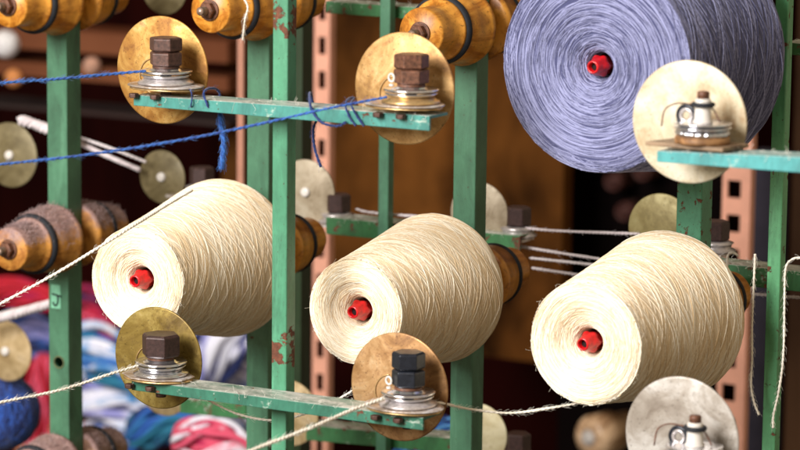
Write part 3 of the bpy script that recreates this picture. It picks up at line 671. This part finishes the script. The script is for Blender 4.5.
def tens_b(px, py, dpx, dpy, dr, dmat, lab):
    b = at(px, py, YC); t = thing('thread_tensioner', lab, 'tensioner', b, G3); o = b+Vector((0, 0, .0006))
    p, d = disc_part(t, dpx, dpy, YB+.013, dr, dmat)
    m = MB(); h = .0035; x0, x1, y0, y1 = -.045, .034, -.020, .020
    V = [Vector(v) for v in ((x0, y0+.004, 0), (x1*.8, y0, 0), (x1, y1, 0), (x0+.012, y1, 0))]
    m.hexa([o+v for v in V]+[o+v+Vector((0, 0, h)) for v in V]); m.build('wooden_base', M['wood_plate'], t, .0008)
    m = MB(); m.box(tuple(o+Vector((-.002, .025, .001))), (.02, .010, .0016)); m.build('bracket', M['pewter'], t)
    q = o+Vector((0, 0, h))
    m = MB(); m.lathe([(0, .0001), (.0225, .0001), (.0232, .002), (.0228, .0055), (.021, .0062), (0, .0062)], tuple(q), (0, 0, 1), 64); m.build('wooden_disc', M['wood_old'], t)
    m = MB(); m.lathe([(0, .0063), (.0210, .0063), (.0222, .0085), (.0212, .0108), (.015, .0112), (0, .0112)], tuple(q), (0, 0, 1), 120, mod=lambda th, hh: 1+(.045*np.cos(20*th) if .007 < hh < .0109 else 0)); m.build('scalloped_ring', M['chrome'], t)
    m = MB(); m.lathe([(0, .0113), (.018, .0113), (.0235, .0125), (.0246, .0134), (.0240, .0142), (.018, .0140), (0, .0140)], tuple(q), (0, 0, 1), 64); m.build('tension_plate', M['chrome'], t)
    m = MB(); m.lathe([(0, .0141), (.013, .0141), (.020, .0148), (.0236, .0160), (.0246, .0170), (.0238, .0176), (.018, .0168), (.010, .0172), (0, .0172)], tuple(q), (0, 0, 1), 64); m.build('tension_plate', M['chrome'], t)
    m = MB(); m.lathe([(0, .0173), (.0085, .0173), (.0088, .0185), (.0072, .0195), (.0066, .0320), (.0068, .036), (.0060, .0375), (0, .0378)], tuple(q), (0, 0, 1), 48); m.build('ceramic_post', M['ceramic'], t)
    m = MB(); m.torus(tuple(q+Vector((0, 0, .0325))), .0082, .0020, (0, 0, 1), 40, 10); m.build('rubber_ring', M['rubber'], t)
    m = MB(); m.lathe([(0, .0376), (.0052, .0376), (.0052, .0425), (.0044, .0436), (0, .0438)], tuple(q), (0, 0, 1), 24); m.build('end_cap', M['rust_red'], t)
    pg = at(px-17, py-27, YC+.006)
    pg = q+Vector((-.0175, .006, .0215))
    m = MB(); m.torus(tuple(pg), .0082, .0017, (.1, 1, 0), 40, 10); m.tube(catmull([tuple(pg+Vector((.0015, 0, -.008))), tuple(pg+Vector((.004, 0, -.011))), tuple(pg+Vector((.004, -.001, -.018)))], 6), .0016, 8); g = m.build('pigtail_guide', M['black_nut'], t)
    m = MB(); m.torus(tuple(pg), .0052, .0018, (.1, 1, 0), 40, 10); m.build('guide_lining', M['pewter'], g)
    m = MB(); m.tube(catmull([tuple(q+Vector((-.042, .010, .010))), tuple(q+Vector((-.040, .012, .024))), tuple(q+Vector((-.030, .012, .030))), tuple(q+Vector((-.016, .008, .031))), tuple(q+Vector((.004, .006, .030))), tuple(q+Vector((.014, .004, .018)))], 8), .0007, 6); m.build('spring_wire', M['rust_red'], t)
    return t
tens_b(702, 148, 689, 122, .0525, IV, 'ivory disc tensioner with a white ceramic post on the turquoise rail')
T6 = tens_b(694, 470, 681.5, 437, .0530, PEARL, 'pearl grey disc tensioner with a white ceramic post at the bottom right')
# pale bracket arm carrying the lower right tensioner
rail((640, 474), (830, 486), (640, 488), (830, 500), YR, .034, M['rail_teal'], 'turquoise rail below the bottom edge under the pearl grey disc', G1)

# rear tensioners
G4 = 'blurred rear tensioners with small discs'
YK = .185
DG = disc_mat('dull_grey_disc', [(.08, .055, .02), (.14, .11, .05), (.20, .16, .08), (.27, .23, .13)], .15, .45, 26, 3)
DO = disc_mat('dull_olive_disc', [(.13, .10, .035), (.24, .19, .075), (.32, .27, .12), (.4, .35, .2)], .3, .45, 26, 8)
DP = disc_mat('dull_beige_disc', [(.20, .15, .09), (.32, .26, .18), (.40, .34, .25), (.5, .44, .34)], .2, .45, 26, 12)
DY = disc_mat('pale_yellow_disc', [(.30, .24, .11), (.46, .39, .22), (.56, .50, .32), (.66, .6, .44)], .2, .45, 22, 15)
DB = disc_mat('brown_gold_disc', [(.24, .16, .07), (.38, .27, .13), (.5, .37, .2), (.58, .46, .3)], .3, .45, 26, 19)
def rear(dpx, dpy, r, mat, lab, nutpx=None, hub=True):
    p = at(dpx, dpy, YK); t = thing('rear_tensioner', lab, 'tensioner', p, G4); m = MB()
    m.lathe([(0, 0), (r*.97, 0), (r, .0006), (r, .0014), (r*.97, .002), (0, .002)], tuple(p), (0, 1, 0), 64); m.build('backing_disc', mat, t)
    if hub:
        m = MB(); m.lathe([(.0022, -.004), (.0048, -.004), (.0055, -.001), (.0055, 0), (.0022, 0)], tuple(p), (0, 1, 0), 24); m.build('hub', M['ceramic'], t)
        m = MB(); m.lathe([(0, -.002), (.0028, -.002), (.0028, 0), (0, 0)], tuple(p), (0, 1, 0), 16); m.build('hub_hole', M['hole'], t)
    if nutpx:
        q = at(*nutpx, YK+.01)
        m = MB(); m.lathe([(0, 0), (.020, 0), (.021, .002), (.016, .004), (.017, .007), (.019, .009), (.014, .011), (0, .011)], tuple(q-Vector((0, 0, .030))), (0, 0, 1), 40); m.build('tension_plate', M['pewter'], t)
        m = MB(); nut(m, tuple(q-Vector((0, 0, .0185))), .0145, .020, .3); m.build('hex_nut', M['maroon_nut'], t, .0006)
        m = MB(); m.box((q.x-.010, q.y-.006, q.z-.032), (.05, .030, .003)); m.build('base_plate', M['base'], t)
for a in [
 (162, 177, .0305, DG, 'small grey olive disc with white hub between the left post and the left cream cone', (202, 168)),
 (10, 155, .038, DG, 'small grey disc with white hub at the left edge above the linted holder', None),
 (306, 192, .036, DP, 'beige disc half hidden behind the thin front post', (338, 195)),
 (479, 214, .0345, DP, 'pale beige disc behind the middle post beside a brown nut', (518, 208), False),
 (661, 229, .037, DO, 'olive disc half hidden behind the right cream cone and the flecked post', (716, 222), False),
 (289, 413, .0375, DB, 'brown gold disc low behind the thin front post', None, False),
 (479, 434, .0335, DY, 'pale yellow disc at the bottom behind the middle post', (518, 434), False),
 (6, 351, .036, DB, 'brownish disc with white hub at the left edge above the blue ball', None),
 (164, 385, .0360, DB, 'dull brown disc directly behind the olive brass disc', None, False),
 (164, -12, .030, DG, 'grey olive disc cut off by the top edge above the golden brass disc', None, False)]: rear(*a)

# ------------------------------------------------------------------ threads
def thr(pts, mat, lab, r=.0012, plies=2, pitch=.009, hairs=80, name='thread', cat='thread', grp=None, smooth=True):
    m = MB(); twisted(m, [tuple(at(*p)) for p in pts], r, plies, pitch, hairs, smooth)
    return tag(m.build(name, mat), label=lab, cat=cat, group=grp)
YT = YC-.024
thr([(-20, 315, -.42), (0, 304, -.41), (60, 271, -.38), (125, 231, -.32), (168, 204.5, -.235), (192, 190.5, -.165)], M['thread_white'], 'cream thread rising from the left edge to the top of the left cream cone', .0014)
thr([(-20, 408, -.50), (0, 402.5, -.48), (60, 390, -.42), (110, 374, -.37), (138, 365.5, YT)], M['thread_white'], 'white thread running from the left edge to the olive brass tensioner', .0013)
thr([(240, 456, -.52), (257, 448, -.50), (310, 428, -.44), (352, 410, -.38), (384, 398.5, YT)], M['thread_white'], 'thick white thread running up to the bronze tensioner from the bottom edge', .0016)
thr([(432, 402, YC+.02), (444, 403.5, YC+.03), (470, 409, -.24), (510, 413, -.22), (550, 408, -.21), (590, 401, -.19)], M['thread_white'], 'sagging white thread between the bronze tensioner and the right cream cone', .0012)
thr([(196, 392, -.27), (210, 401, -.27), (235, 413, -.265), (262, 419.5, -.26), (285, 419, -.255), (310, 412, -.25), (340, 398, -.24), (356, 388, -.24), (364, 380, -.24)], M['thread_white'], 'white thread drooping behind the lower rail and thin front post', .0011)
thr([(-20, 84.5, -.46), (0, 83, -.45), (50, 79.5, -.41), (100, 75, -.37), (146, 71, YT)], M['thread_blue'], 'short blue thread from the left edge to the golden brass tensioner', .0014, pitch=.012)
thr([(-20, 168, -.56), (0, 164.5, -.54), (60, 158, -.50), (130, 148.5, -.46), (200, 136.5, -.42), (264, 123, -.385), (330, 108, -.365), (387, 97, YT)], M['thread_blue'], 'long blue thread crossing posts and upper rail to the tan tensioner', .0013, pitch=.011)
# wraps of navy thread on the upper rail
def wrap(x, pts2, lab, r=.0012):
    m = MB(); twisted(m, [tuple(at(*p)) for p in pts2], r, 2, .010, 20)
    tag(m.build('thread', M['thread_navy']), label=lab, cat='thread', group='navy thread wound round the upper rail')
wrap(0, [(210, 111, YB-.03), (207, 104, YR-.002), (204, 96, YR-.002), (204.5, 91, YR-.0015), (209, 88.5, YB-.02), (216, 89, YB-.004), (220, 95, YB+.002), (219, 112, YB+.002)], 'navy loop round the upper rail above the left hanging blue tail')
wrap(0, [(188, 88, YB), (191, 91, YR-.0015), (192, 98, YR-.002), (191, 106, YR-.002), (192, 110, YB-.02)], 'thin navy loop beside the golden brass tensioner', .0008)
wrap(0, [(316, 122, YB+.003), (311, 96, YB+.002), (309.5, 94, YB-.012), (310, 103, YR-.002), (312, 110, YR-.002), (317, 118, YR-.002), (325, 124, YR-.002), (338, 126, YR-.002), (346, 122, YR-.003)], 'loose navy loop on the upper rail right of the thin front post', .0013)
wrap(0, [(356, 126, YR-.002), (350, 118, YR-.002), (346, 108, YR-.002), (346, 102, YR-.0015), (349, 98.5, YB-.02), (354, 98, YB-.01), (351, 104, YR-.002), (357, 116, YR-.002), (364, 126, YR-.002)], 'double navy loop on the upper rail left of the tan tensioner', .0010)
thr([(220, 112, YB+.002), (221, 125, YB), (224, 140, YB), (223, 155, YB), (222, 169, YB)], M['thread_blue'], 'thick fuzzy blue tail hanging from the upper rail left of the wide post', .0024, 3, .010, 160)
thr([(316, 121, YB+.002), (313, 130, YB), (314, 145, YB), (317, 156, YB), (321, 167, YB)], M['thread_navy'], 'thin navy tail hanging from the upper rail beside the salmon upright', .0013, 2, .009, 40)
# rear white threads
RT = [
 ([(524, 228, .19), (560, 231, .19), (640, 234, .18)], 'upper pale thread between the rear nut and the right cream cone'),
 ([(512, 245, .19), (560, 253, .19), (600, 259, .18)], 'second pale thread below the rear nut behind the middle cone'),
 ([(530, 258, .19), (595, 265, .18)], 'third pale thread from the black ring of the middle holder'),
 ([(532, 268, .19), (585, 276, .18)], 'lowest pale thread right of the middle holder'),
 ([(752, 282, .19), (830, 292, .18)], 'upper pale thread passing behind the far right post'),
 ([(752, 294, .19), (830, 300, .18)], 'lower pale thread passing behind the far right post'),
 ([(356, 209, .17), (375, 213, .17), (450, 219, .17)], 'pale thread lying along the rear rail left of the middle post')]
for P_, lab in RT: thr(P_, M['rope'], lab, .0016, 2, .009, 10, grp='pale threads behind the cones')
# hanging ends at right
Y0 = -.02
thr([(755, 254, Y0), (754.5, 270, Y0), (753, 300, Y0), (752, 330, Y0), (752, 360, Y0), (751, 385, Y0), (754, 402, Y0), (759, 415, Y0)], M['thread_white'], 'white thread end hanging left of the thin far right post', .0011)
thr([(820, 262, Y0), (802, 258, Y0), (791, 260, Y0), (785.5, 270, Y0), (784.5, 300, Y0), (784, 340, Y0), (782, 370, Y0), (778, 395, Y0), (773.5, 415, Y0), (773, 428, Y0)], M['thread_white'], 'white thread end hanging over the far right post', .0011)
thr([(738, 256, .09), (733, 252.5, .09), (728, 255, .09), (727, 268, .09)], M['thread_white'], 'short white thread looped over the rear rail beside the dark rear nut', .0012, hairs=10)
# twisted white ropes at left
thr([(20, 120, .15), (34, 124, .15), (50, 130, .15), (78, 139, .15)], M['rope'], 'thick twisted white rope passing behind the left post near the top', .0062, 3, .018, 0, name='rope', cat='rope')
thr([(78, 137, .17), (110, 148, .17), (146, 162, .17)], M['rope'], 'upper thin white cord between the left post and the small grey olive disc', .0016, 2, .012, 0, name='cord', cat='cord')
thr([(78, 142, .17), (105, 155, .17), (140, 170, .17)], M['rope'], 'lower and thicker white cord reaching the small grey olive disc', .0030, 3, .014, 0, name='cord', cat='cord')
thr([(-20, 323, .15), (10, 315, .15), (50, 304, .15), (62, 300, .15)], M['rope'], 'thick twisted white rope behind the left post below the linted holder', .0055, 3, .018, 0, name='rope', cat='rope')

# ------------------------------------------------------------------ light
W = bpy.data.worlds.new('World'); S.world = W; W.use_nodes = True
bg = W.node_tree.nodes['Background']; bg.inputs[0].default_value = (1.0, .80, .55, 1); bg.inputs[1].default_value = .45
def area(name, loc, target, size, power, col):
    l = bpy.data.lights.new(name, 'AREA'); l.energy = power; l.size = size; l.color = col; l.shape = 'SQUARE'
    o = bpy.data.objects.new(name, l); C.objects.link(o); o.location = loc
    o.rotation_euler = (Vector(target)-Vector(loc)).to_track_quat('-Z', 'Y').to_euler()
area('window_light', (-.55, -2.95, 2.65), (0, -.1, 1.2), 1.4, 205, (1, .97, .93))

S.view_settings.view_transform = 'Standard'; S.view_settings.look = 'None'; S.view_settings.gamma = 1
S.view_settings.exposure = 0
try:
    S.cycles.use_denoising = True
except Exception: pass
